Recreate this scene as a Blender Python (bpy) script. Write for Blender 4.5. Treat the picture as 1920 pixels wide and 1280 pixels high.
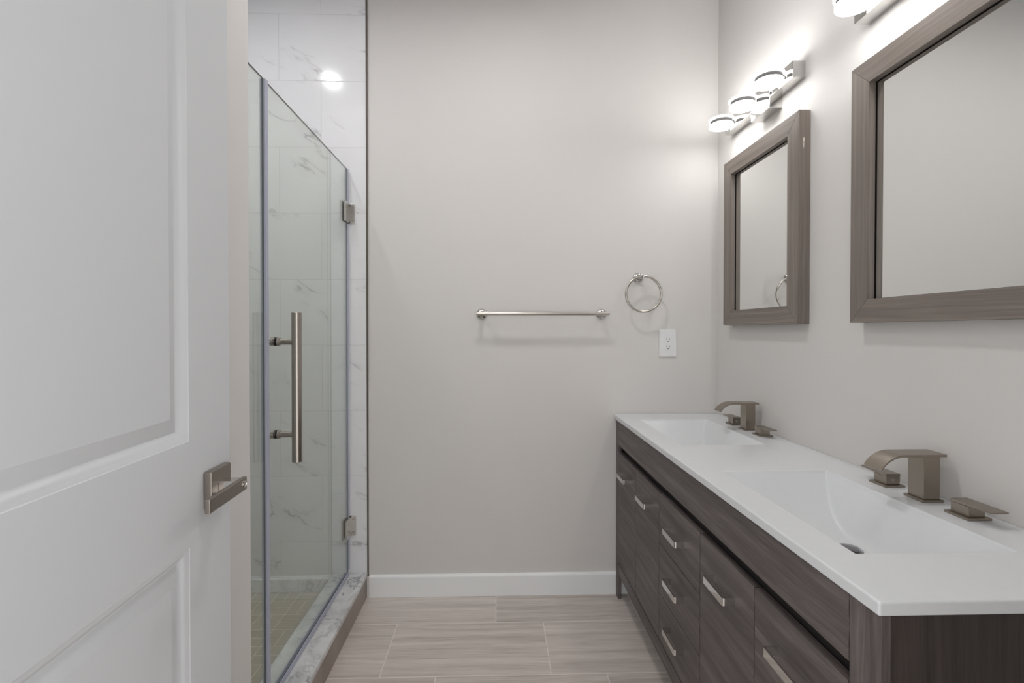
import bpy, bmesh, math, random
from mathutils import Vector, Matrix
random.seed(7)
for o in list(bpy.data.objects):
    bpy.data.objects.remove(o, do_unlink=True)
scene = bpy.context.scene
col = scene.collection

# ------------------------------------------------------------------ camera
FPX = 880.0
cam_d = bpy.data.cameras.new('camera')
cam = bpy.data.objects.new('camera', cam_d)
col.objects.link(cam)
cam.location = (0.0, 0.0, 1.235)
yaw, pit = math.atan(24 / FPX), math.atan(9 / FPX)
fw = Vector((math.sin(yaw) * math.cos(pit), math.cos(yaw) * math.cos(pit), -math.sin(pit)))
cam.rotation_euler = fw.to_track_quat('-Z', 'Y').to_euler()
cam_d.sensor_width = 36.0
cam_d.lens = FPX / 1920 * 36.0
cam_d.shift_x = (960 - 956) / 1920
cam_d.shift_y = (629 - 640) / 1920
cam_d.clip_start = 0.02
scene.camera = cam

# ------------------------------------------------------------------ world, exposure, light levels
world = bpy.data.worlds.new('world')
scene.world = world
world.use_nodes = True
bg = world.node_tree.nodes['Background']
bg.inputs[0].default_value = (1.0, 1.0, 1.0, 1)
bg.inputs[1].default_value = 1.55          # bright room behind the open doorway
RING_E = 12.5                             # vanity lamps
DOWN_E = 92.0                             # ceiling downlights
SHOWER_E = 290.0
vs = scene.view_settings
vs.view_transform = 'Standard'
vs.look = 'None'
vs.exposure = 0.57
vs.gamma = 1.0
vs.use_curve_mapping = False

# ------------------------------------------------------------------ materials
def srgb(h):
    h = h.lstrip('#')
    c = [int(h[i:i + 2], 16) / 255 for i in (0, 2, 4)]
    return tuple(x / 12.92 if x <= .04045 else ((x + .055) / 1.055) ** 2.4 for x in c) + (1.0,)

class NT:
    def __init__(s, name):
        s.mat = bpy.data.materials.new(name)
        s.mat.use_nodes = True
        s.t = s.mat.node_tree
        s.b = s.t.nodes['Principled BSDF']
        s.out = s.t.nodes['Material Output']
    def n(s, kind, **kw):
        nd = s.t.nodes.new(kind)
        for k, v in kw.items():
            setattr(nd, k, v)
        return nd
    def put(s, sock, v):
        if hasattr(v, 'is_output'):
            s.t.links.new(v, sock)
        else:
            sock.default_value = v
    def m(s, op, a, b=0.0, c=None):
        nd = s.n('ShaderNodeMath', operation=op)
        s.put(nd.inputs[0], a)
        s.put(nd.inputs[1], b)
        if c is not None:
            s.put(nd.inputs[2], c)
        return nd.outputs[0]
    def xyz(s, kind='Object'):
        tc = s.n('ShaderNodeTexCoord')
        sp = s.n('ShaderNodeSeparateXYZ')
        s.put(sp.inputs[0], tc.outputs[kind])
        return sp.outputs
    def vec(s, x=0.0, y=0.0, z=0.0):
        nd = s.n('ShaderNodeCombineXYZ')
        for i, v in enumerate((x, y, z)):
            s.put(nd.inputs[i], v)
        return nd.outputs[0]
    def noise(s, v, scale=1.0, detail=4.0, rough=.55, dist=0.0):
        nd = s.n('ShaderNodeTexNoise')
        s.put(nd.inputs['Vector'], v)
        nd.inputs['Scale'].default_value = scale
        nd.inputs['Detail'].default_value = detail
        nd.inputs['Roughness'].default_value = rough
        nd.inputs['Distortion'].default_value = dist
        return nd.outputs[0]
    def white(s, v):
        nd = s.n('ShaderNodeTexWhiteNoise', noise_dimensions='3D')
        s.put(nd.inputs[0], v)
        return nd.outputs[0]
    def ramp(s, f, stops):
        nd = s.n('ShaderNodeValToRGB')
        e = nd.color_ramp.elements
        while len(e) < len(stops):
            e.new(.5)
        for i, (p, c) in enumerate(stops):
            e[i].position = p
            e[i].color = c
        s.put(nd.inputs[0], f)
        return nd.outputs[0]
    def rng(s, f, a, b, c=0.0, d=1.0):
        nd = s.n('ShaderNodeMapRange')
        s.put(nd.inputs[0], f)
        for i, v in enumerate((a, b, c, d)):
            nd.inputs[i + 1].default_value = v
        return nd.outputs[0]
    def mix(s, f, a, b):
        nd = s.n('ShaderNodeMix', data_type='RGBA')
        s.put(nd.inputs[0], f)
        s.put(nd.inputs[6], a)
        s.put(nd.inputs[7], b)
        return nd.outputs[2]
    def bump(s, h, strength=.2, dist=.001):
        nd = s.n('ShaderNodeBump')
        nd.inputs['Strength'].default_value = strength
        nd.inputs['Distance'].default_value = dist
        s.put(nd.inputs['Height'], h)
        s.put(s.b.inputs['Normal'], nd.outputs[0])
    def set(s, color=None, rough=None, metal=None, spec=None, coat=None):
        if color is not None: s.put(s.b.inputs['Base Color'], color)
        if rough is not None: s.put(s.b.inputs['Roughness'], rough)
        if metal is not None: s.put(s.b.inputs['Metallic'], metal)
        if spec is not None: s.put(s.b.inputs['Specular IOR Level'], spec)
        if coat is not None: s.put(s.b.inputs['Coat Weight'], coat)
        return s.mat

def mat_paint(name, c, rough=.6, bump=.15, spec=.3):
    k = NT(name)
    x = k.xyz()
    v = k.vec(*x)
    f = k.noise(v, 3.0, 2.0)
    c2 = tuple(q * .975 for q in c[:3]) + (1,)
    k.set(k.mix(f, c2, c), rough, 0.0, spec)
    if bump:
        k.bump(k.noise(v, 260.0, 2.0), bump, .0006)
    return k.mat

def mat_metal(name, c, rough, streak=(1, 1, 1), amt=.08):
    k = NT(name)
    x = k.xyz()
    v = k.vec(k.m('MULTIPLY', x[0], streak[0]), k.m('MULTIPLY', x[1], streak[1]), k.m('MULTIPLY', x[2], streak[2]))
    f = k.noise(v, 60.0, 3.0)
    dk = tuple(q * (1 - amt) for q in c[:3]) + (1,)
    k.set(k.mix(f, dk, c), k.rng(f, 0, 1, rough * .9, rough * 1.1), 1.0)
    return k.mat

def mat_wood(name, dark, mid, light, rough=.45, sv=34.0, su=1.6, contrast=1.0):
    k = NT(name)
    u = k.xyz('UV')
    warp = k.noise(k.vec(k.m('MULTIPLY', u[0], 2.2), k.m('MULTIPLY', u[1], 6.0), 0.0), 1.0, 2.0)
    vv = k.m('ADD', u[1], k.m('MULTIPLY', k.m('SUBTRACT', warp, .5), .035))
    a = k.noise(k.vec(k.m('MULTIPLY', u[0], su), k.m('MULTIPLY', vv, sv), 0.0), 1.0, 5.0, .62)
    b = k.noise(k.vec(k.m('MULTIPLY', u[0], su * 7), k.m('MULTIPLY', vv, sv * 9), 3.0), 1.0, 3.0, .6)
    c = k.noise(k.vec(k.m('MULTIPLY', u[0], 2.0), k.m('MULTIPLY', u[1], 5.0), 9.0), 1.0, 2.0)
    f = k.m('ADD', k.m('ADD', k.m('MULTIPLY', a, .55), k.m('MULTIPLY', b, .27)), k.m('MULTIPLY', c, .18))
    f = k.rng(f, .5 - .17 / contrast, .5 + .17 / contrast)
    k.set(k.ramp(f, [(0.0, dark), (.5, mid), (1.0, light)]), rough, 0.0, .35)
    k.bump(b, .12, .0005)
    return k.mat

def mat_marble_tile(name, base, ax_u, joint_u, pitch_u, shift_u, joint_z, pitch_z, vein=1.0):
    # glossy white porcelain tile with thin grey veins, laid in staggered courses
    k = NT(name)
    x = k.xyz()
    u, z = x[ax_u], x[2]
    cz = k.m('DIVIDE', k.m('SUBTRACT', z, joint_z), pitch_z)
    row = k.m('FLOOR', cz)
    fz = k.m('SUBTRACT', cz, row)
    odd = k.m('FLOORED_MODULO', row, 2.0)
    cu = k.m('DIVIDE', k.m('SUBTRACT', k.m('SUBTRACT', u, joint_u), k.m('MULTIPLY', odd, shift_u)), pitch_u)
    ci = k.m('FLOOR', cu)
    fu = k.m('SUBTRACT', cu, ci)
    du = k.m('MULTIPLY', k.m('MINIMUM', fu, k.m('SUBTRACT', 1.0, fu)), pitch_u)
    dz = k.m('MULTIPLY', k.m('MINIMUM', fz, k.m('SUBTRACT', 1.0, fz)), pitch_z)
    dj = k.m('MINIMUM', du, dz)
    grout = k.m('LESS_THAN', dj, .0011)
    r1 = k.white(k.vec(ci, row, 1.0))
    r2 = k.white(k.vec(ci, row, 2.0))
    pu = k.m('ADD', u, k.m('MULTIPLY', r1, 37.0))
    pz = k.m('ADD', z, k.m('MULTIPLY', r2, 23.0))
    a = math.radians(-28)
    ru = k.m('ADD', k.m('MULTIPLY', pu, math.cos(a)), k.m('MULTIPLY', pz, math.sin(a)))
    rz = k.m('SUBTRACT', k.m('MULTIPLY', pz, math.cos(a)), k.m('MULTIPLY', pu, math.sin(a)))
    n1 = k.noise(k.vec(k.m('MULTIPLY', ru, 1.5), k.m('MULTIPLY', rz, 4.6), 0.0), 1.0, 5.0, .55, .35)
    ridge = k.m('SUBTRACT', 1.0, k.m('MULTIPLY', k.m('ABSOLUTE', k.m('SUBTRACT', n1, .5)), 2.0))
    thin = k.rng(ridge, .976, 1.0)
    soft = k.rng(ridge, .86, 1.0)
    mask = k.rng(k.noise(k.vec(k.m('MULTIPLY', ru, 4.0), k.m('MULTIPLY', rz, 7.0), 5.0), 1.0, 3.0), .52, .68)
    cloud = k.noise(k.vec(pu, pz, 0.0), 3.0, 3.0)
    v = k.m('MULTIPLY', k.m('ADD', k.m('MULTIPLY', thin, .62 * vein), k.m('MULTIPLY', soft, .14 * vein)), mask)
    b2 = tuple(q * .955 for q in base[:3]) + (1,)
    c = k.mix(k.rng(cloud, .4, .75), base, b2)
    c = k.mix(v, c, srgb('#77767a'))
    c = k.mix(k.m('MULTIPLY', grout, .8), c, srgb('#c9c9c9'))
    k.set(c, k.m('ADD', .13, k.m('MULTIPLY', grout, .4)), 0.0, .25)
    k.bump(k.rng(dj, 0.0, .0022), .35, .0006)
    return k.mat

def mat_floor_tile(name, along, j_al, p_al, j_ac, p_ac, step, dark, mid, light, grout_c, gl=.0016):
    # vein-cut stone look porcelain planks; "along" is the axis the vein runs on
    k = NT(name)
    x = k.xyz()
    ac = 1 if along == 0 else 0
    u, w = x[along], x[ac]
    cw = k.m('DIVIDE', k.m('SUBTRACT', j_ac, w), p_ac)
    row = k.m('FLOOR', cw)
    fw_ = k.m('SUBTRACT', cw, row)
    cu = k.m('DIVIDE', k.m('SUBTRACT', k.m('SUBTRACT', u, j_al), k.m('MULTIPLY', row, step)), p_al)
    ci = k.m('FLOOR', cu)
    fu = k.m('SUBTRACT', cu, ci)
    du = k.m('MULTIPLY', k.m('MINIMUM', fu, k.m('SUBTRACT', 1.0, fu)), p_al)
    dw = k.m('MULTIPLY', k.m('MINIMUM', fw_, k.m('SUBTRACT', 1.0, fw_)), p_ac)
    dj = k.m('MINIMUM', du, dw)
    grout = k.m('LESS_THAN', dj, gl)
    r1 = k.white(k.vec(ci, row, 4.0))
    r2 = k.white(k.vec(ci, row, 8.0))
    uu = k.m('ADD', u, k.m('MULTIPLY', r1, 31.0))
    ww = k.m('ADD', w, k.m('MULTIPLY', r2, 17.0))
    warp = k.noise(k.vec(k.m('MULTIPLY', uu, 3.0), k.m('MULTIPLY', ww, 8.0), 0.0), 1.0, 3.0)
    wv = k.m('ADD', ww, k.m('MULTIPLY', k.m('SUBTRACT', warp, .5), .03))
    a = k.noise(k.vec(k.m('MULTIPLY', uu, 1.1), k.m('MULTIPLY', wv, 30.0), 0.0), 1.0, 5.0, .6)
    b = k.noise(k.vec(k.m('MULTIPLY', uu, 7.0), k.m('MULTIPLY', wv, 190.0), 2.0), 1.0, 3.0, .6)
    f = k.m('ADD', k.m('MULTIPLY', a, .62), k.m('MULTIPLY', b, .38))
    f = k.m('ADD', k.rng(f, .34, .66), k.m('MULTIPLY', k.m('SUBTRACT', r1, .5), .22))
    c = k.ramp(f, [(0.0, dark), (.5, mid), (1.0, light)])
    c = k.mix(grout, c, grout_c)
    k.set(c, k.m('ADD', .34, k.m('MULTIPLY', grout, .3)), 0.0, .4)
    k.bump(k.rng(dj, 0.0, .003), .4, .0008)
    return k.mat

def mat_basketweave(name, cell, tile_a, tile_b, grout_c):
    k = NT(name)
    x = k.xyz()
    cx_ = k.m('DIVIDE', x[0], cell)
    cy_ = k.m('DIVIDE', x[1], cell)
    ix, iy = k.m('FLOOR', cx_), k.m('FLOOR', cy_)
    fx, fy = k.m('SUBTRACT', cx_, ix), k.m('SUBTRACT', cy_, iy)
    par = k.m('FLOORED_MODULO', k.m('ADD', ix, iy), 2.0)
    inv = k.m('SUBTRACT', 1.0, par)
    s = k.m('ADD', k.m('MULTIPLY', fx, par), k.m('MULTIPLY', fy, inv))      # split direction
    o = k.m('ADD', k.m('MULTIPLY', fy, par), k.m('MULTIPLY', fx, inv))
    s2 = k.m('MULTIPLY', s, 2.0)
    half = k.m('FLOOR', s2)
    fs = k.m('SUBTRACT', s2, half)
    d1 = k.m('MULTIPLY', k.m('MINIMUM', fs, k.m('SUBTRACT', 1.0, fs)), cell / 2)
    d2 = k.m('MULTIPLY', k.m('MINIMUM', o, k.m('SUBTRACT', 1.0, o)), cell)
    dj = k.m('MINIMUM', d1, d2)
    grout = k.m('LESS_THAN', dj, .0016)
    r = k.white(k.vec(ix, iy, half))
    n = k.noise(k.vec(k.m('MULTIPLY', x[0], 30.0), k.m('MULTIPLY', x[1], 30.0), r), 1.0, 3.0)
    c = k.mix(k.m('ADD', k.m('MULTIPLY', r, .6), k.m('MULTIPLY', n, .4)), tile_a, tile_b)
    k.set(k.mix(grout, c, grout_c), .4, 0.0, .4)
    k.bump(k.rng(dj, 0.0, .003), .5, .001)
    return k.mat

def mat_carrara(name):
    k = NT(name)
    x = k.xyz()
    v = k.vec(x[0], k.m('MULTIPLY', x[1], .8), x[2])
    cl = k.noise(v, 9.0, 6.0, .6, .6)
    n1 = k.noise(v, 6.0, 6.0, .6, 1.2)
    r1 = k.m('SUBTRACT', 1.0, k.m('MULTIPLY', k.m('ABSOLUTE', k.m('SUBTRACT', n1, .5)), 2.0))
    thin = k.rng(r1, .955, 1.0)
    mk = k.rng(k.noise(v, 4.0, 2.0), .42, .62)
    c = k.mix(k.rng(cl, .42, .72), srgb('#dcdcdc'), srgb('#b4b4b6'))
    c = k.mix(k.m('MULTIPLY', k.m('MULTIPLY', thin, .75), mk), c, srgb('#6c6c72'))
    k.set(c, .18, 0.0, .5)
    return k.mat

def mat_plain(name, c, rough=.5, metal=0.0, spec=.4, coat=None):
    k = NT(name)
    x = k.xyz()
    f = k.noise(k.vec(*x), 40.0, 2.0)
    c2 = tuple(q * .96 for q in c[:3]) + (1,)
    k.set(k.mix(f, c2, c), rough, metal, spec, coat)
    return k.mat

def mat_emit(name, c, e):
    k = NT(name)
    k.set((.8, .8, .8, 1), .4)
    k.b.inputs['Emission Color'].default_value = c
    k.b.inputs['Emission Strength'].default_value = e
    return k.mat

def mat_glass(name, tint, f0=.04):
    k = NT(name)
    k.t.nodes.remove(k.b)
    lw = k.n('ShaderNodeLayerWeight')
    lw.inputs['Blend'].default_value = .5
    p = k.m('POWER', lw.outputs['Facing'], 5.0)
    f = k.m('ADD', f0, k.m('MULTIPLY', p, 1 - f0))
    tr = k.n('ShaderNodeBsdfTransparent')
    tr.inputs[0].default_value = tint
    gl = k.n('ShaderNodeBsdfGlossy')
    gl.inputs['Roughness'].default_value = 0.0
    gl.inputs['Color'].default_value = (1, 1, 1, 1)
    mx = k.n('ShaderNodeMixShader')
    k.put(mx.inputs[0], f)
    k.put(mx.inputs[1], tr.outputs[0])
    k.put(mx.inputs[2], gl.outputs[0])
    k.put(k.out.inputs[0], mx.outputs[0])
    return k.mat

M = {}
M['wall'] = mat_paint('greige_wall_paint', srgb('#d8d5d2'))
M['ceiling'] = mat_paint('white_ceiling_paint', srgb('#dedede'))
M['trim'] = mat_paint('white_trim_paint', srgb('#f0f1f2'), .35, 0, .4)
M['door'] = mat_paint('white_door_paint', srgb('#cdcfd2'), .38, .05, .4)
M['tile'] = mat_marble_tile('white_marble_look_tile', srgb('#e6e6e8'), 0, -.805, .61, -.19, .262, .3022)
M['tile_side'] = mat_marble_tile('white_marble_look_tile_side', srgb('#e6e6e8'), 1, 1.6, .61, .2, .262, .3022)
M['floor'] = mat_floor_tile('vein_cut_floor_tile', 0, -.005, .615, 2.281, .305, .2,
                            srgb('#aba19a'), srgb('#cac0b9'), srgb('#dcd3cc'), srgb('#e4ddd7'))
M['curb_face'] = mat_floor_tile('vein_cut_curb_tile', 1, 1.3, 2.6, 0.4, 2.0, 0.0,
                                srgb('#7f746d'), srgb('#93877f'), srgb('#a79c94'), srgb('#bdb6af'))
M['mosaic'] = mat_basketweave('beige_basketweave_mosaic', .1, srgb('#a39c88'), srgb('#b6af9c'), srgb('#d3cfc3'))
M['carrara'] = mat_carrara('carrara_marble')
M['vanity'] = mat_wood('dark_grey_oak', srgb('#3b3534'), srgb('#5a5250'), srgb('#7a7270'))
M['vanity_shade'] = mat_plain('carcass_gap_shade', srgb('#2a2625'), .7)  # near-black colour holds the shade seen in gaps between the fronts
M['frame'] = mat_wood('grey_brown_ash', srgb('#625953'), srgb('#7a716a'), srgb('#91887f'), .45, 60.0, .8)
M['mirror'] = NT('mirror_silver').set((.85, .86, .85, 1), .0, 1.0)
M['solid'] = mat_plain('white_solid_surface', srgb('#d6d8da'), .16, 0, .5)
M['nickel'] = mat_metal('brushed_nickel', srgb('#b3aca4'), .30, (1, 1, .06))
M['nickel_h'] = mat_metal('brushed_nickel_bar', srgb('#c6c1ba'), .28, (.05, 1, 1))
M['bronze'] = mat_metal('warm_brushed_nickel', srgb('#a0978c'), .34, (1, 1, .08))
M['latch'] = mat_metal('satin_nickel_lever', srgb('#9b938b'), .34, (1, .06, 1))
M['chrome'] = mat_metal('polished_chrome', srgb('#d8d6d4'), .07, amt=.02)
M['chrome_soft'] = mat_metal('satin_chrome', srgb('#cfcdca'), .16, amt=.03)
M['drain'] = mat_metal('drain_chrome', srgb('#8f8f92'), .18, amt=.05)
M['glass'] = mat_glass('clear_shower_glass', (.925, .945, .922, 1))
M['glass_edge'] = mat_plain('polished_glass_edge', srgb('#5b6462'), .2)
M['seal'] = mat_plain('translucent_vinyl_seal', srgb('#b3b5c6'), .25, 0, .5)
M['rubber'] = mat_plain('black_rubber', srgb('#1c1c1c'), .6)
M['plastic'] = mat_plain('white_plastic', srgb('#e9e9ea'), .35, 0, .45)
M['slot'] = mat_plain('outlet_slot', srgb('#4a4a4a'), .7)
M['caulk'] = mat_plain('caulk', srgb('#d9d6d2'), .6)
M['edge_trim'] = mat_plain('tile_edge_strip', srgb('#5f554e'), .5)
M['lamp'] = mat_emit('lit_acrylic', (1.0, .99, .98, 1), RING_E)
M['down'] = mat_emit('downlight_lens', (1.0, .99, .985, 1), DOWN_E)
M['down_s'] = mat_emit('shower_light_lens', (1.0, 1.0, 1.0, 1), SHOWER_E)
M['spacer'] = mat_plain('grey_spacer', srgb('#4a4948'), .7, 0, .1)
M['fixture'] = mat_metal('fixture_chrome', srgb('#d2d1cf'), .09, amt=.02)
M['side_wood'] = mat_wood('darker_end_panel', srgb('#251f1c'), srgb('#3a322f'), srgb('#4b4340'), .5, 40.0, 1.4)  # near end panel only: wood grain in darker tones than the cabinet fronts
M['gap_shade'] = mat_plain('black_gap', srgb('#0c0b0b'), .8, 0, .1)  # black colour painted in for the shade of the gap around the mirror glass
M['chip'] = mat_plain('bare_chip', srgb('#d8cfcb'), .7)

# ------------------------------------------------------------------ mesh builder
AX = {'x': 0, 'y': 1, 'z': 2}

class MB:
    def __init__(s):
        s.bm = bmesh.new()
        s.uv = s.bm.loops.layers.uv.new('UVMap')
    def _uv(s, faces, grain):
        g = AX[grain]
        ou, ov = random.random() * 20, random.random() * 20
        for f in faces:
            n = f.normal
            k = max(range(3), key=lambda i: abs(n[i]))
            rest = [i for i in range(3) if i != k]
            if g in rest:
                ui = g
                vi = [i for i in rest if i != g][0]
            else:
                ui, vi = rest
            for l in f.loops:
                l[s.uv].uv = (l.vert.co[ui] + ou, l.vert.co[vi] + ov + .37 * k)
    def box(s, x0, x1, y0, y1, z0, z1, bev=0.0, seg=2, grain='y', mi=0, edges=None):
        vs_ = [s.bm.verts.new((x, y, z)) for z in (z0, z1) for y in (y0, y1) for x in (x0, x1)]
        idx = [(0, 2, 3, 1), (4, 5, 7, 6), (0, 1, 5, 4), (2, 6, 7, 3), (0, 4, 6, 2), (1, 3, 7, 5)]
        fs = [s.bm.faces.new([vs_[i] for i in q]) for q in idx]
        if bev:
            es = list({e for f in fs for e in f.edges if edges is None or edges(e)})
            r = bmesh.ops.bevel(s.bm, geom=es, offset=bev, segments=seg, profile=.5, affect='EDGES')
            fs = list({f for v in r['verts'] for f in v.link_faces} | {f for f in fs if f.is_valid})
        for f in fs:
            f.normal_update()
            f.material_index = mi
        s._uv(fs, grain)
        return fs
    def prism(s, poly, axis, a0, a1, bev=0.0, seg=2, grain='y', mi=0):
        ax = AX[axis]
        o = [i for i in range(3) if i != ax]
        def P(p, a):
            c = [0, 0, 0]
            c[o[0]], c[o[1]], c[ax] = p[0], p[1], a
            return c
        A = [s.bm.verts.new(P(p, a0)) for p in poly]
        B = [s.bm.verts.new(P(p, a1)) for p in poly]
        n = len(poly)
        fs = [s.bm.faces.new(A), s.bm.faces.new(B[::-1])]
        caps = fs[:]
        for i in range(n):
            fs.append(s.bm.faces.new((A[i], B[i], B[(i + 1) % n], A[(i + 1) % n])))
        bmesh.ops.recalc_face_normals(s.bm, faces=fs)
        if bev:
            es = list({e for f in caps for e in f.edges})
            r = bmesh.ops.bevel(s.bm, geom=es, offset=bev, segments=seg, profile=.5, affect='EDGES')
            fs = list({f for v in r['verts'] for f in v.link_faces} | {f for f in fs if f.is_valid})
        for f in fs:
            f.normal_update()
            f.material_index = mi
        s._uv(fs, grain)
        return fs
    def lathe(s, prof, c, axis='z', seg=40, mi=0):
        # prof: list of (radius, offset along axis)
        ax = AX[axis]
        o = [i for i in range(3) if i != ax]
        rings = []
        for r, h in prof:
            ring = []
            if r < 1e-6:
                q = list(c)
                q[ax] += h
                ring = [s.bm.verts.new(q)]
            else:
                for i in range(seg):
                    t = 2 * math.pi * i / seg
                    q = list(c)
                    q[o[0]] += r * math.cos(t)
                    q[o[1]] += r * math.sin(t)
                    q[ax] += h
                    ring.append(s.bm.verts.new(q))
            rings.append(ring)
        fs = []
        for a, b in zip(rings, rings[1:]):
            if len(a) == 1 and len(b) == 1:
                continue
            for i in range(seg):
                j = (i + 1) % seg
                if len(a) == 1:
                    fs.append(s.bm.faces.new((a[0], b[i], b[j])))
                elif len(b) == 1:
                    fs.append(s.bm.faces.new((a[i], a[j], b[0])))
                else:
                    fs.append(s.bm.faces.new((a[i], a[j], b[j], b[i])))
        bmesh.ops.recalc_face_normals(s.bm, faces=fs)
        for f in fs:
            f.material_index = mi
        return fs
    def rod(s, c, axis, a0, a1, r, seg=32, bev=.001, mi=0):
        s.lathe([(0, a0), (r - bev, a0), (r, a0 + bev), (r, a1 - bev), (r - bev, a1), (0, a1)], c, axis, seg, mi)
    def torus(s, c, R, r, axis='y', seg=72, sub=16, mi=0):
        ax = AX[axis]
        o = [i for i in range(3) if i != ax]
        g = []
        for i in range(seg):
            t = 2 * math.pi * i / seg
            row = []
            for j in range(sub):
                p = 2 * math.pi * j / sub
                q = list(c)
                q[o[0]] += (R + r * math.cos(p)) * math.cos(t)
                q[o[1]] += (R + r * math.cos(p)) * math.sin(t)
                q[ax] += r * math.sin(p)
                row.append(s.bm.verts.new(q))
            g.append(row)
        fs = []
        for i in range(seg):
            for j in range(sub):
                a, b = (i + 1) % seg, (j + 1) % sub
                fs.append(s.bm.faces.new((g[i][j], g[a][j], g[a][b], g[i][b])))
        bmesh.ops.recalc_face_normals(s.bm, faces=fs)
        for f in fs:
            f.material_index = mi
    def build(s, name, mats, parent=None, origin=None, angle=35, rotz=0.0):
        me = bpy.data.meshes.new(name)
        if origin is None:
            origin = parent.get('base', None) if parent else (0, 0, 0)
        org = Vector(origin)
        if rotz == 0.0:
            for v in s.bm.verts:
                v.co -= org
        s.bm.to_mesh(me)
        s.bm.free()
        for m in (mats if isinstance(mats, (list, tuple)) else [mats]):
            me.materials.append(m)
        for p in me.polygons:
            p.use_smooth = True
        me.set_sharp_from_angle(angle=math.radians(angle))
        o = bpy.data.objects.new(name, me)
        col.objects.link(o)
        wn = o.modifiers.new('weighted_normals', 'WEIGHTED_NORMAL')
        wn.keep_sharp = True
        wn.weight = 80
        if parent:
            o.parent = parent
        else:
            o.location = org
            o.rotation_euler.z = rotz
        o['base'] = list(origin)
        return o

def thing(name, label, cat, base, group=None):
    o = bpy.data.objects.new(name, None)
    o.empty_display_size = .05
    col.objects.link(o)
    o.location = base
    o['base'] = list(base)
    o['label'], o['category'] = label, cat
    if group:
        o['group'] = group
    return o

def tag(o, label, cat, group=None):
    o['label'], o['category'] = label, cat
    if group:
        o['group'] = group
    return o

def struct(o, label, cat):
    o['kind'] = 'structure'
    o['label'], o['category'] = label, cat
    return o

def copy_tree(o, parent=None):
    c = o.copy()
    col.objects.link(c)
    if parent:
        c.parent = parent
    for ch in list(o.children):
        copy_tree(ch, c)
    return c

# ------------------------------------------------------------------ room shell
YB, XR, XL, ZC = 2.19, 1.04, -.602, 2.80
b = MB(); b.box(-.76, 1.15, -1.6, 2.30, -.1, 0.0)
struct(b.build('floor', M['floor']), 'taupe vein-cut plank tile floor with pale grout', 'floor')
b = MB(); b.box(-1.85, 1.15, -.02, 2.30, ZC, ZC + .1)
struct(b.build('ceiling', M['ceiling']), 'white ceiling above the bathroom', 'ceiling')
b = MB(); b.box(XL + .006, XR, YB, YB + .11, 0, ZC)
struct(b.build('wall_back', M['wall']), 'greige painted wall behind towel bar', 'wall')
b = MB(); b.box(XR, XR + .11, -.02, YB + .11, 0, ZC)
struct(b.build('wall_right', M['wall']), 'greige painted wall behind the mirrors and vanity', 'wall')
b = MB(); b.box(XL - .12, XL, 0.10, 1.158, 0, ZC)
struct(b.build('wall_left', M['wall']), 'greige wall end between open door and shower glass', 'wall')
b = MB()
b.box(.34, XR, -.02, .10, 0, ZC); b.box(XL - .12, -.50, -.02, .10, 0, ZC); b.box(-.50, .34, -.02, .10, 2.06, ZC)
struct(b.build('wall_front', M['wall']), 'greige wall around the doorway where the photo was taken', 'wall')
# shower alcove
b = MB(); b.box(-1.72, XL, YB - .008, YB + .11, 0, ZC)
struct(b.build('wall_shower_back', M['tile']), 'white veined tile wall at the back of the shower', 'wall')
b = MB(); b.box(-1.83, -1.72, 1.04, YB + .11, 0, ZC)
struct(b.build('wall_shower_left', M['tile_side']), 'white veined tile wall on the far side of the shower', 'wall')
b = MB(); b.box(-1.72, XL - .12, 1.04, 1.158, 0, ZC)
struct(b.build('wall_shower_front', M['tile']), 'tiled shower wall behind the left wall', 'wall')
b = MB(); b.box(-1.72, -.752, 1.158, YB - .008, -.05, .034)
struct(b.build('floor_shower', M['mosaic']), 'beige basketweave mosaic shower floor', 'floor')
b = MB(); b.box(-1.72, -.752, YB - .020, YB - .008, .034, .094, .002)
struct(b.build('baseboard_shower', M['carrara']), 'low marble base course along the shower back wall', 'baseboard')
b = MB(); b.box(XL, XL + .006, YB - .0095, YB + .002, .0, ZC)
struct(b.build('trim_1', M['edge_trim']), 'thin dark edge strip between shower tile and painted wall', 'trim')
# baseboard along the back wall
b = MB()
b.prism([(YB - .013, 0.0), (YB, 0.0), (YB, .101), (YB - .006, .101), (YB - .011, .096), (YB - .013, .088)], 'x', XL + .010, XR)
struct(b.build('baseboard_back', M['trim']), 'white baseboard along the back wall', 'baseboard')
b = MB(); b.box(XL + .0065, XL + .0095, YB - .004, YB, .101, 1.0); b.box(XL, XL + .010, YB - .012, YB - .0005, 0, .098)
struct(b.build('trim_2', M['caulk']), 'white caulk bead in the corner beside the curb', 'trim')

# shower curb
cu = thing('shower_curb', 'low shower curb with veined white marble top and taupe tile face', 'curb', (-.676, 1.67, 0))
b = MB(); b.box(-.749, -.604, 1.159, YB - .0085, 0.0, .096)
b.build('tiled_face', M['curb_face'], cu)
b = MB(); b.box(-.756, -.600, 1.159, YB - .0085, .096, .116, .002)
b.build('marble_cap', M['carrara'], cu)

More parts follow.
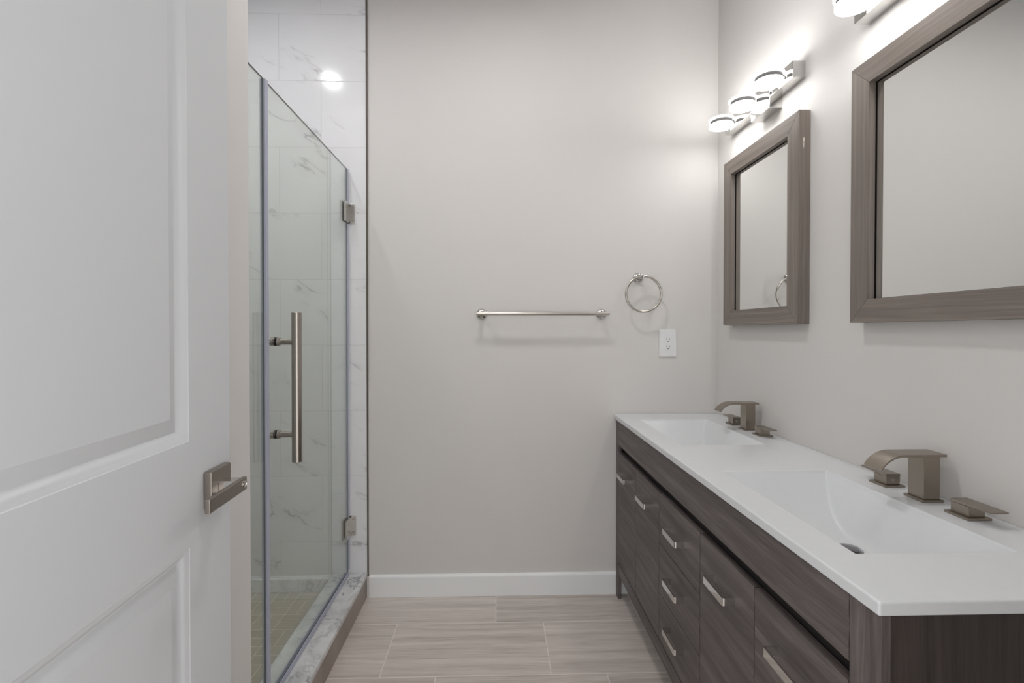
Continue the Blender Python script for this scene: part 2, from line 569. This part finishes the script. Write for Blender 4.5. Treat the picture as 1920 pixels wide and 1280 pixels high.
# ------------------------------------------------------------------ entry door (open, along the left wall)
DW, DT, DH = .813, .035, 2.03
DY0 = .107
slope = .0454
ang = math.atan(slope)
hx = -.4735 - slope * DY0
def door_mesh():
    bm = MB()
    # local: x = outward normal (room side at 0), y along leaf, z up
    st = .131
    prof = [(0, 0), (.0015, -.0014), (.006, -.0028), (.012, -.0060), (.0175, -.0095), (.0195, -.0100), (.033, -.0060), (.043, -.0022), (.0455, -.0018)]
    def leaf_side(sign, x_face):
        panels = [(st, DW - st, .868, .23), (st, DW - st, DH - .13, 1.044)]
        ys = [0, st, DW - st, DW]
        zs = [0, .23, .868, 1.044, DH - .13, DH]
        cells = [(i, j) for i in range(3) for j in range(5)]
        cache = {}
        def V(y, z, d=0.0):
            key = (round(y, 5), round(z, 5), round(d, 5))
            if key not in cache:
                cache[key] = bm.bm.verts.new((x_face + sign * d, y + 0.0, z + .008))
            return cache[key]
        fs = []
        for i, j in cells:
            y0, y1, z0, z1 = ys[i], ys[i + 1], zs[j], zs[j + 1]
            if i == 1 and j in (1, 3):
                prev = None
                for off, d in prof:
                    loop = [V(y0 + off, z0 + off, d), V(y1 - off, z0 + off, d), V(y1 - off, z1 - off, d), V(y0 + off, z1 - off, d)]
                    if prev:
                        for q in range(4):
                            fs.append(bm.bm.faces.new((prev[q], prev[(q + 1) % 4], loop[(q + 1) % 4], loop[q])))
                    prev = loop
                fs.append(bm.bm.faces.new(prev))
            else:
                fs.append(bm.bm.faces.new((V(y0, z0), V(y1, z0), V(y1, z1), V(y0, z1))))
        return cache, ys, zs
    c1, ys, zs = leaf_side(1, 0.0)
    c2, _, _ = leaf_side(-1, -DT)
    def rim(pts):
        for p, q in zip(pts, pts[1:]):
            k = lambda t: (round(t[0], 5), round(t[1], 5), 0.0)
            bm.bm.faces.new((c1[k(p)], c1[k(q)], c2[k(q)], c2[k(p)]))
    rim([(0, z) for z in zs]); rim([(DW, z) for z in zs])
    rim([(y, 0) for y in ys]); rim([(y, DH) for y in ys])
    bmesh.ops.recalc_face_normals(bm.bm, faces=bm.bm.faces[:])
    es = [e for e in bm.bm.edges if abs(e.verts[0].co.y - DW) < 1e-4 and abs(e.verts[1].co.y - DW) < 1e-4 and abs(e.verts[0].co.x - e.verts[1].co.x) < 1e-4]
    bmesh.ops.bevel(bm.bm, geom=es, offset=.0025, segments=2, profile=.5, affect='EDGES')
    return bm
door = door_mesh().build('door_1', M['door'], None, (hx, DY0, 0), 30, rotz=ang)
struct(door, 'open white two-panel door leaf on the left', 'door')
door['base'] = [0, 0, 0]
ry, rz = DW - .059, .956          # rose centre, in the leaf's own axes
b = MB(); b.box(0.0, .0145, ry - .033, ry + .033, rz - .033, rz + .033, .0022)
ds = b.build('door_handle', M['latch'], door); ds['label'] = 'satin nickel lever handle on a square rose'
b = MB(); b.box(.0143, .046, ry - .012, ry + .012, rz - .010, rz + .010, .001)
b.build('neck', M['chrome_soft'], ds)
b = MB(); b.box(.0435, .0525, ry - .108, ry + .013, rz - .0122, rz + .0112, .0016, grain='y')
b.build('lever', M['latch'], ds)
b = MB(); b.lathe([(0, 0), (.0058, 0), (.0058, .0016), (.0046, .0024), (.0036, .0006), (0, .0006)], (.0524, ry + .002, rz), 'x', 24)
b.build('privacy_pin', M['chrome_soft'], ds)

# ------------------------------------------------------------------ shower glass
GX = -.685
GT = .003
def glass_pane(mb, y0, y1, z0, z1):
    fs = mb.box(GX - GT, GX + GT, y0, y1, z0, z1)
    for f in fs:
        f.material_index = 0 if abs(f.normal.x) > .5 else 1
pn = thing('shower_panel', 'narrow fixed glass panel between left wall and shower door', 'shower glass', (GX, 1.28, .116))
b = MB(); glass_pane(b, 1.159, 1.396, .117, 1.972); b.build('glass', [M['glass'], M['glass_edge']], pn)
sd = thing('shower_door', 'clear glass shower door with bar pull, hinged on the back wall', 'shower door', (GX, 1.78, .116))
b = MB(); glass_pane(b, 1.405, 2.160, .128, 1.972)
b.build('glass', [M['glass'], M['glass_edge']], sd)
def u_seal(mb, y0, y1, z0, z1):
    mb.box(GX - .0085, GX + .0085, y0, y1, z0, z1, .0015)
b = MB(); u_seal(b, 1.3965, 1.4045, .124, 1.972)
b.box(GX + .0055, GX + .0085, 1.4045, 1.412, .124, 1.972); b.box(GX - .0085, GX - .0055, 1.4045, 1.412, .124, 1.972)
b.build('seal', M['seal'], sd)
b = MB(); b.box(GX - .0085, GX + .0085, 1.4125, 2.150, .117, .1275, .001)
b.box(GX + .0055, GX + .0085, 1.4125, 2.150, .1275, .136); b.box(GX - .0085, GX - .0055, 1.4125, 2.150, .1275, .136)
b.build('bottom_seal', M['seal'], sd)
b = MB()
for z0, z1 in ((.140, .288), (.382, 1.722), (1.822, 1.972)):
    b.box(GX - .0065, GX + .0065, 2.1605, 2.1715, z0, z1, .001)
b.build('hinge_seal', M['seal'], sd)
for zc in (.337, 1.772):
    b = MB(); b.box(GX - .012, GX + .033, YB - .016, YB - .0085, zc - .045, zc + .045, .001)
    h = b.build('hinge', M['chrome_soft'], sd)
    b = MB()
    for s_ in (1, -1):
        x0, x1 = sorted((GX + s_ * (GT + .0006), GX + s_ * .0115))
        b.prism([(2.112, zc - .045), (2.160, zc - .045), (2.173, zc - .030), (2.173, zc + .030), (2.160, zc + .045), (2.112, zc + .045)], 'x', x0, x1, .0008)
    b.build('clamp_plate', M['chrome_soft'], h)
    b = MB(); b.rod((GX + .006, 2.1735, zc), 'z', -.032, .032, .0055)
    b.build('hinge_pin', M['chrome_soft'], h)
    b = MB()
    for dz in (-.03, .03):
        b.lathe([(0, -.0018), (.004, -.0018), (.0045, -.0006), (.0045, .001), (0, .001)], (GX + .022, YB - .016, zc + dz), 'y', 20)
    b.build('screw', M['nickel'], h)
HY, HX = 1.475, -.622
b = MB(); b.rod((HX, HY, 0), 'z', .828, 1.292, .0153, 40, .0012)
pull = b.build('pull_handle', M['nickel'], sd)
for zc in (1.2015, .9135):
    b = MB()
    b.rod((0, HY, zc), 'x', GX + .008, HX - .010, .0092)
    b.lathe([(0, 0), (.0125, 0), (.0135, .001), (.0135, .0065), (.0115, .008), (0, .008)], (GX + GT + .0018, HY, zc), 'x', 28)
    b.lathe([(0, 0), (.0125, 0), (.0135, -.001), (.0135, -.011), (.0120, -.0125), (0, -.0125)], (GX - GT - .0018, HY, zc), 'x', 28)
    b.build('standoff', M['nickel'], pull)
    b = MB()
    b.rod((0, HY, zc), 'x', GX + GT, GX + GT + .002, .0137, 28, .0003)
    b.rod((0, HY, zc), 'x', GX - GT - .002, GX - GT, .0137, 28, .0003)
    b.build('washer', M['rubber'], pull)

# ------------------------------------------------------------------ wall accessories
tb = thing('towel_bar', 'brushed nickel towel bar across the back wall', 'towel bar', (.208, YB, 1.313))
b = MB(); b.rod((0, YB - .068, 1.313), 'x', -.094, .511, .0086, 28, .0015)
b.build('bar', M['nickel_h'], tb)
for xf in (-.071, .488):
    b = MB(); b.lathe([(0, 0), (.0245, 0), (.0248, -.004), (.0215, -.009), (.014, -.013), (.0105, -.020), (.0085, -.060), (.0075, -.068), (0, -.068)], (xf, YB, 1.313), 'y', 40)
    b.build('mounting_post', M['chrome_soft'], tb)
tr = thing('towel_ring', 'round brushed nickel towel ring above the outlet', 'towel ring', (.661, YB, 1.48))
b = MB(); b.lathe([(0, 0), (.0245, 0), (.0248, -.004), (.0215, -.009), (.014, -.013), (.0105, -.020), (.0098, -.050), (.0090, -.066), (0, -.068)], (.661, YB, 1.483), 'y', 40)
b.build('mounting_post', M['chrome_soft'], tr)
b = MB(); b.rod((0, YB - .056, 1.4835), 'x', .652, .684, .0062, 20)
b.build('cross_pin', M['chrome_soft'], tr)
b = MB(); b.torus((.671, YB - .056, 1.4035), .0812, .0054, 'y')
b.build('ring', M['nickel_h'], tr)
ou = thing('power_outlet', 'white duplex power outlet on the back wall beside the vanity', 'outlet', (.803, YB, 1.1765))
b = MB(); b.box(.803 - .041, .803 + .041, YB - .0065, YB, 1.1765 - .0635, 1.1765 + .0635, .003)
b.build('cover_plate', M['plastic'], ou)
b = MB(); b.box(.803 - .0168, .803 + .0168, YB - .0078, YB - .006, 1.1765 - .0335, 1.1765 + .0335, .0008)
rc = b.build('receptacle', M['plastic'], ou)
b = MB()
for dz in (.0165, -.0185):
    for dx, hh in ((-.0065, .0042), (.0065, .0034)):
        b.box(.803 + dx - .0010, .803 + dx + .0010, YB - .0084, YB - .0077, 1.1765 + dz + .004 - hh, 1.1765 + dz + .004 + hh)
    b.lathe([(0, 0), (.0026, 0), (.0026, -.0006), (0, -.0006)], (.803, YB - .0078, 1.1765 + dz - .0065), 'y', 16)
b.build('slot', M['slot'], rc)

# ------------------------------------------------------------------ mirrors
def make_mirror(y0, y1, label):
    z0, z1, w, xf = 1.258, 1.967, .0625, 1.0
    t = thing('framed_mirror', label, 'mirror', (XR, (y0 + y1) / 2, z0), 'framed mirrors over the vanity')
    def rail(poly, grain):
        mb = MB()
        mb.prism(poly, 'x', xf, XR - .001, .0012, 2, grain)
        return mb.build('frame_rail', M['frame'], t)
    rail([(y0, z0), (y1, z0), (y1 - w, z0 + w), (y0 + w, z0 + w)], 'y')
    rail([(y0, z1), (y0 + w, z1 - w), (y1 - w, z1 - w), (y1, z1)], 'y')
    rail([(y1, z0), (y1, z1), (y1 - w, z1 - w), (y1 - w, z0 + w)], 'z')
    near = rail([(y0, z0), (y0 + w, z0 + w), (y0 + w, z1 - w), (y0, z1)], 'z')
    a_, c_ = w - .001, w + .0022
    mb = MB()
    mb.box(1.0192, 1.0209, y0 + a_, y1 - a_, z0 + a_, z0 + c_); mb.box(1.0192, 1.0209, y0 + a_, y1 - a_, z1 - c_, z1 - a_)
    mb.box(1.0192, 1.0209, y0 + a_, y0 + c_, z0 + c_, z1 - c_); mb.box(1.0192, 1.0209, y1 - c_, y1 - a_, z0 + c_, z1 - c_)
    mb.build('gap_shade', M['gap_shade'], t)  # strip standing in for the shaded gap between frame and glass
    mb = MB(); mb.box(1.021, 1.027, y0 + w - .004, y1 - w + .004, z0 + w - .004, z1 - w + .004)
    mb.build('mirror_glass', M['mirror'], t)
    return t, near
far_mirror, near_rail = make_mirror(1.535, 2.050, 'grey wood framed mirror nearer the back wall, reflecting the towel ring')
b = MB()
b.prism([(1.0155, 1.876), (1.0185, 1.8755), (1.0190, 1.866), (1.0172, 1.862), (1.0176, 1.852), (1.0166, 1.842), (1.0158, 1.838), (1.0150, 1.852), (1.0156, 1.862), (1.0146, 1.868)], 'y', 1.5345, 1.5352)
b.build('paint_chip', M['chip'], near_rail)
make_mirror(.790, 1.305, 'grey wood framed mirror cut off by the right edge, over the near basin')

# ------------------------------------------------------------------ vanity lights
vl = thing('vanity_light', 'chrome three-ring vanity light above the far mirror', 'light fixture', (XR, 1.80, 2.117), 'vanity lights over the mirrors')
b = MB(); b.box(.996, XR, 1.563, 2.037, 2.089, 2.146, .0012)
b.build('bar', M['fixture'], vl)
b = MB(); b.box(.991, XR, 1.69, 1.815, 2.048, 2.147, .0015)
b.build('canopy', M['fixture'], vl)
LR, LX = .0470, .9505
for yc in (1.627, 1.80, 1.973):
    b = MB()
    b.lathe([(0, 2.1085), (LR - .003, 2.1085), (LR, 2.1065), (LR, 2.0985), (LR - .003, 2.0965), (0, 2.0965)], (LX, yc, 0), 'z', 56)
    b.lathe([(0, 2.1300), (LR + .001, 2.1300), (LR + .003, 2.1285), (LR + .003, 2.1240), (LR + .001, 2.1225), (0, 2.1225)], (LX, yc, 0), 'z', 56)
    lamp = b.build('ring_lamp', M['lamp'], vl)
    b = MB(); b.lathe([(LR - .012, 2.1086), (LR - .0025, 2.1086), (LR - .0025, 2.1224), (LR - .012, 2.1224)], (LX, yc, 0), 'z', 56)
    b.build('spacer_ring', M['spacer'], lamp)
    for dy in (-.016, .016):
        b = MB()
        b.box(LX + LR * .80, .9965, yc + dy - .005, yc + dy + .005, 2.104, 2.122, .001)
        b.build('arm', M['chrome'], lamp)
v2 = copy_tree(vl)
v2.location.y -= .745
v2['label'] = 'chrome three-ring vanity light cut off by the top edge, above the near mirror'

# ------------------------------------------------------------------ ceiling downlights (just above the frame)
def downlight(x, y, m, label, r=.0735):
    t = thing('ceiling_light', label, 'light fixture', (x, y, ZC))
    mb = MB(); mb.lathe([(r, -.001), (r + .017, -.001), (r + .019, -.004), (r + .015, -.007), (r + .002, -.008), (r, -.006)], (x, y, ZC), 'z', 48)
    mb.build('trim_ring', M['plastic'], t)
    mb = MB(); mb.lathe([(0, -.004), (r, -.004), (r, -.0005), (0, -.0005)], (x, y, ZC), 'z', 48)
    mb.build('lens', m, t)
downlight(.02, 1.33, M['down'], 'recessed round ceiling light over the bathroom floor')
downlight(-1.03, 1.40, M['down_s'], 'recessed round ceiling light inside the shower', .036)

# ------------------------------------------------------------------ vanity cabinet
FX = .556
Y0, Y1 = .660, 2.172
vc = thing('vanity_cabinet', 'dark grey-brown wood double vanity cabinet with chrome pulls', 'cabinet', (.80, 1.416, 0))
ZT = .823
def part(name, args, grain='y', bev=.0012, mat='vanity', parent=vc):
    mb = MB(); mb.box(*args, bev, 2, grain)
    return mb.build(name, M[mat], parent)
part('carcass', (FX + .024, 1.030, Y0 + .02, Y1 - .02, .118, .695), mat='vanity_shade', bev=0)  # inner box coloured dark so the gaps read as shaded recess
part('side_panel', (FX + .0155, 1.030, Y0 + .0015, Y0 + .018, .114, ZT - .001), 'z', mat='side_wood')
part('side_panel', (FX + .0155, 1.030, Y1 - .018, Y1 - .0015, .114, ZT - .001), 'z')
part('apron', (FX, FX + .018, .7235, 2.1335, .712, ZT - .004), 'y', .0016)
part('bottom_rail', (FX + .002, FX + .020, .7235, 2.1335, .114, .167), 'y')
part('leg', (FX, FX + .015, Y0, .722, 0, ZT), 'z', .002)
part('leg', (FX, FX + .015, 2.135, Y1, 0, ZT), 'z', .002)
part('leg', (.985, 1.030, Y0, .705, 0, .113), 'z')
part('leg', (.985, 1.030, 2.127, Y1, 0, .113), 'z')
def handle(yc, zc, parent):
    L, t, xo, r = .054, .0042, FX - .030, .007
    def arc(cx_, cy_, r_, a0, a1):
        return [(cx_ + r_ * math.cos(a0 + (a1 - a0) * i / 6), cy_ + r_ * math.sin(a0 + (a1 - a0) * i / 6)) for i in range(7)]
    P = [(FX, yc - L)] + arc(xo + r, yc - L + r, r, 1.5 * math.pi, math.pi) + arc(xo + r, yc + L - r, r, math.pi, .5 * math.pi) + [(FX, yc + L)]
    ri = r - t
    Q = [(FX, yc + L - t)] + arc(xo + r, yc + L - r, ri, .5 * math.pi, math.pi) + arc(xo + r, yc - L + r, ri, math.pi, 1.5 * math.pi) + [(FX, yc - L + t)]
    mb = MB(); mb.prism(P + Q, 'z', zc - .0092, zc + .0092, .0005)
    return mb.build('handle', M['chrome'], parent)
YD = [.723, .9945, 1.266, 1.591, 1.8625, 2.134]
G = .0014
ztop, zbot = .681, .175
for i in (0, 1, 3, 4):
    d = part('cabinet_door', (FX, FX + .018, YD[i] + G, YD[i + 1] - G, zbot, ztop), 'y', .0014)
    handle((YD[i] + YD[i + 1]) / 2, .600, d)
for z0, z1, zh in ((.510, ztop, .597), (.340, .508, .432), (zbot, .338, .275)):
    d = part('drawer', (FX, FX + .018, YD[2] + G, YD[3] - G, z0, z1), 'y', .0014)
    handle((YD[2] + YD[3]) / 2, zh, d)

# ------------------------------------------------------------------ vanity top with two basins
CX0, CX1, CY0, CY1 = .549, 1.039, .656, 2.1875
CZ1 = .845
CZ0 = .8235
vt = thing('double_basin_countertop', 'white one-piece double basin vanity top with rounded edges', 'countertop', (.80, 1.42, CZ0))
B = [(.627, .924, .800, 1.287), (.627, .922, 1.578, 2.042)]
def slab():
    mb = MB()
    bm = mb.bm
    r = .0040
    xs = [CX0 + r, B[0][0], B[0][1], CX1]
    # ring section of the outer edge (top rounding on the three free sides), holes left for the basins
    ysl = [CY0 + r, B[0][2], B[0][3], B[1][2], B[1][3], CY1]
    cache = {}
    def V(x, y, z):
        k = (round(x, 5), round(y, 5), round(z, 5))
        if k not in cache:
            cache[k] = bm.verts.new(k)
        return cache[k]
    xs = [CX0 + r, .627, .922, CX1]
    for i in range(3):
        for j in range(5):
            if i == 1 and j in (1, 3):
                continue
            bm.faces.new((V(xs[i], ysl[j], CZ1), V(xs[i + 1], ysl[j], CZ1), V(xs[i + 1], ysl[j + 1], CZ1), V(xs[i], ysl[j + 1], CZ1)))
            bm.faces.new((V(xs[i], ysl[j], CZ0), V(xs[i], ysl[j + 1], CZ0), V(xs[i + 1], ysl[j + 1], CZ0), V(xs[i + 1], ysl[j], CZ0)))
    # rounded rim: profile offsets outward from the inset outline
    prof = [(0, CZ1)]
    for q in range(1, 7):
        a = math.pi / 2 * q / 6
        prof.append((r * math.sin(a), CZ1 - r + r * math.cos(a)))
    r2 = .003
    for q in range(0, 5):
        a = math.pi / 2 * q / 4
        prof.append((r - r2 + r2 * math.cos(a), CZ0 + r2 - r2 * math.sin(a)))
    prof.append((0, CZ0))
    prof[0] = (0, CZ1)
    def outline(off):
        x, y = CX0 + r, CY0 + r
        pts = [(CX1, y - off)] + [(xs[k], y - off) for k in (2, 1, 0)]
        for q in range(1, 6):
            a = 1.5 * math.pi - (math.pi / 2) * q / 6
            pts.append((x + off * math.cos(a), y + off * math.sin(a)))
        pts += [(x - off, ysl[k]) for k in range(6)]
        return pts
    loops = []
    for off, z in prof:
        loops.append([V(px, py, z) for px, py in outline(max(off, 0.0))])
    for a, c in zip(loops, loops[1:]):
        for i in range(len(a) - 1):
            q = []
            for v in (a[i], a[i + 1], c[i + 1], c[i]):
                if v not in q:
                    q.append(v)
            if len(q) >= 3:
                try:
                    bm.faces.new(q)
                except ValueError:
                    pass
    # back and far ends
    ends = [[V(CX1, y, z) for y in ysl] for z in (CZ1, CZ0)]
    for i in range(5):
        bm.faces.new((ends[0][i], ends[0][i + 1], ends[1][i + 1], ends[1][i]))
    ends = [[V(x, CY1, z) for x in xs] for z in (CZ1, CZ0)]
    for i in range(3):
        bm.faces.new((ends[0][i], ends[0][i + 1], ends[1][i + 1], ends[1][i]))
    for e_pts in ([l[-1] for l in loops], [l[0] for l in loops]):
        q = []
        for v in e_pts:
            if v not in q:
                q.append(v)
        bm.faces.new(q)
    bmesh.ops.recalc_face_normals(bm, faces=bm.faces[:])
    return mb
slab().build('slab', M['solid'], vt)
def smin(a, c, k):
    h = max(k - abs(a - c), 0.0) / k
    return min(a, c) - h * h * k * .25
def basin(x0, x1, y0, y1):
    mb = MB()
    bm = mb.bm
    nx, ny, D = 64, 96, .110
    def ease(i, n):          # denser samples near the rim
        t = i / n
        return t - math.sin(2 * math.pi * t) / (2 * math.pi) * .75
    top, bot = [], []
    hl = (y1 - y0) / 2
    for i in range(nx + 1):
        x = x0 + (x1 - x0) * ease(i, nx)
        ra, rb = [], []
        for j in range(ny + 1):
            y = y0 + (y1 - y0) * ease(j, ny)
            db = (x1 - x) / .080
            df = (x - x0) / .050
            e = min(1.0, min(y - y0, y1 - y) / (hl * 1.0))
            de = 1 - (1 - e) ** 2.2
            d = smin(smin(db, df, .10), 1.0, .16)
            d = smin(d, de, .022) if min(d, de) > .03 else min(d, de)
            edge = min(x1 - x, x - x0, y - y0, y1 - y)
            d = max(0.0, d) * min(1.0, (edge / .006) ** .5 if edge > 0 else 0.0)
            z = CZ1 - D * d
            ra.append(bm.verts.new((x, y, z)))
            rb.append(bm.verts.new((x, y, min(z, CZ1 - .004) - .006)))
        top.append(ra); bot.append(rb)
    for i in range(nx):
        for j in range(ny):
            bm.faces.new((top[i][j], top[i + 1][j], top[i + 1][j + 1], top[i][j + 1]))
            bm.faces.new((bot[i][j], bot[i][j + 1], bot[i + 1][j + 1], bot[i + 1][j]))
    rim = [(i, 0) for i in range(nx)] + [(nx, j) for j in range(ny)] + [(i, ny) for i in range(nx, 0, -1)] + [(0, j) for j in range(ny, 0, -1)]
    for p, q in zip(rim, rim[1:] + rim[:1]):
        bm.faces.new((top[p[0]][p[1]], bot[p[0]][p[1]], bot[q[0]][q[1]], top[q[0]][q[1]]))
    bmesh.ops.recalc_face_normals(bm, faces=bm.faces[:])
    return mb
for bx in B:
    bs = basin(bx[0], .9225 if bx[1] > .923 else bx[1], bx[2], bx[3]).build('basin', M['solid'], vt, angle=60)
    yc = (bx[2] + bx[3]) / 2
    b = MB()
    b.lathe([(0, .0075), (.012, .0070), (.022, .0045), (.0265, .001), (.0265, -.004), (0, -.004)], (.803, yc, CZ1 - .1085), 'z', 40)
    b.build('drain', M['drain'], bs)

# ------------------------------------------------------------------ faucets
def make_faucet(yc, label):
    t = thing('faucet', label, 'faucet', (.990, yc, CZ1), 'waterfall faucets')
    z = CZ1
    xc = .990
    b = MB(); b.box(xc - .0245, xc + .0245, yc - .0265, yc + .0265, z, z + .0055, .001)
    b.build('base_plate', M['bronze'], t)
    b = MB(); b.box(xc - .0185, xc + .0185, yc - .0215, yc + .0215, z + .0055, z + .1030, .001, grain='z')
    b.build('post', M['bronze'], t)
    # waterfall spout: flat plate that bends down towards the basin
    zt, th = z + .1090, .0062
    cxs, R = xc - .065, .0648
    top_, bot_ = [(xc + .031, zt), ], [(xc + .031, zt - th)]
    for i in range(13):
        a = math.radians(90 + 61.5 * i / 12)
        top_.append((cxs + R * math.cos(a), zt - R + R * math.sin(a)))
        bot_.append((cxs + (R - th * (1 - .45 * i / 12)) * math.cos(a), zt - R + (R - th * (1 - .45 * i / 12)) * math.sin(a)))
    b = MB(); b.prism(top_ + bot_[::-1], 'y', yc - .0255, yc + .0255, .0007)
    b.build('spout', M['bronze'], t)
    for s_ in (1, -1):
        yh = yc + s_ * .1025
        b = MB(); b.box(xc - .026, xc + .026, yh - .026, yh + .026, z, z + .0055, .001)
        h = b.build('handle', M['bronze'], t)
        b = MB(); b.box(xc - .0175, xc + .0175, yh - .0195, yh + .0195, z + .0055, z + .0265, .0008)
        b.build('handle_body', M['bronze'], h)
        b = MB()
        b.prism([(yh - s_ * .0195, z + .0265), (yh - s_ * .0195, z + .0325), (yh + s_ * .022, z + .0325), (yh + s_ * .064, z + .0322), (yh + s_ * .064, z + .0290), (yh + s_ * .022, z + .0275)][::1], 'x', xc - .0180, xc + .0180, .0005)
        b.build('lever', M['bronze'], h)
        b = MB(); b.lathe([(0, 0), (.0042, 0), (.0042, -s_ * .0006), (.003, -s_ * .0012), (0, -s_ * .0014)], (xc - .001, yh - s_ * .0195, z + .0175), 'y', 24)
        b.build('set_screw', M['nickel'], h)
    return t
make_faucet(1.060, 'brushed nickel waterfall faucet at the near basin')
make_faucet(1.8245, 'brushed nickel waterfall faucet at the far basin, by the back wall')

for o in bpy.data.objects:
    if 'base' in o:
        del o['base']
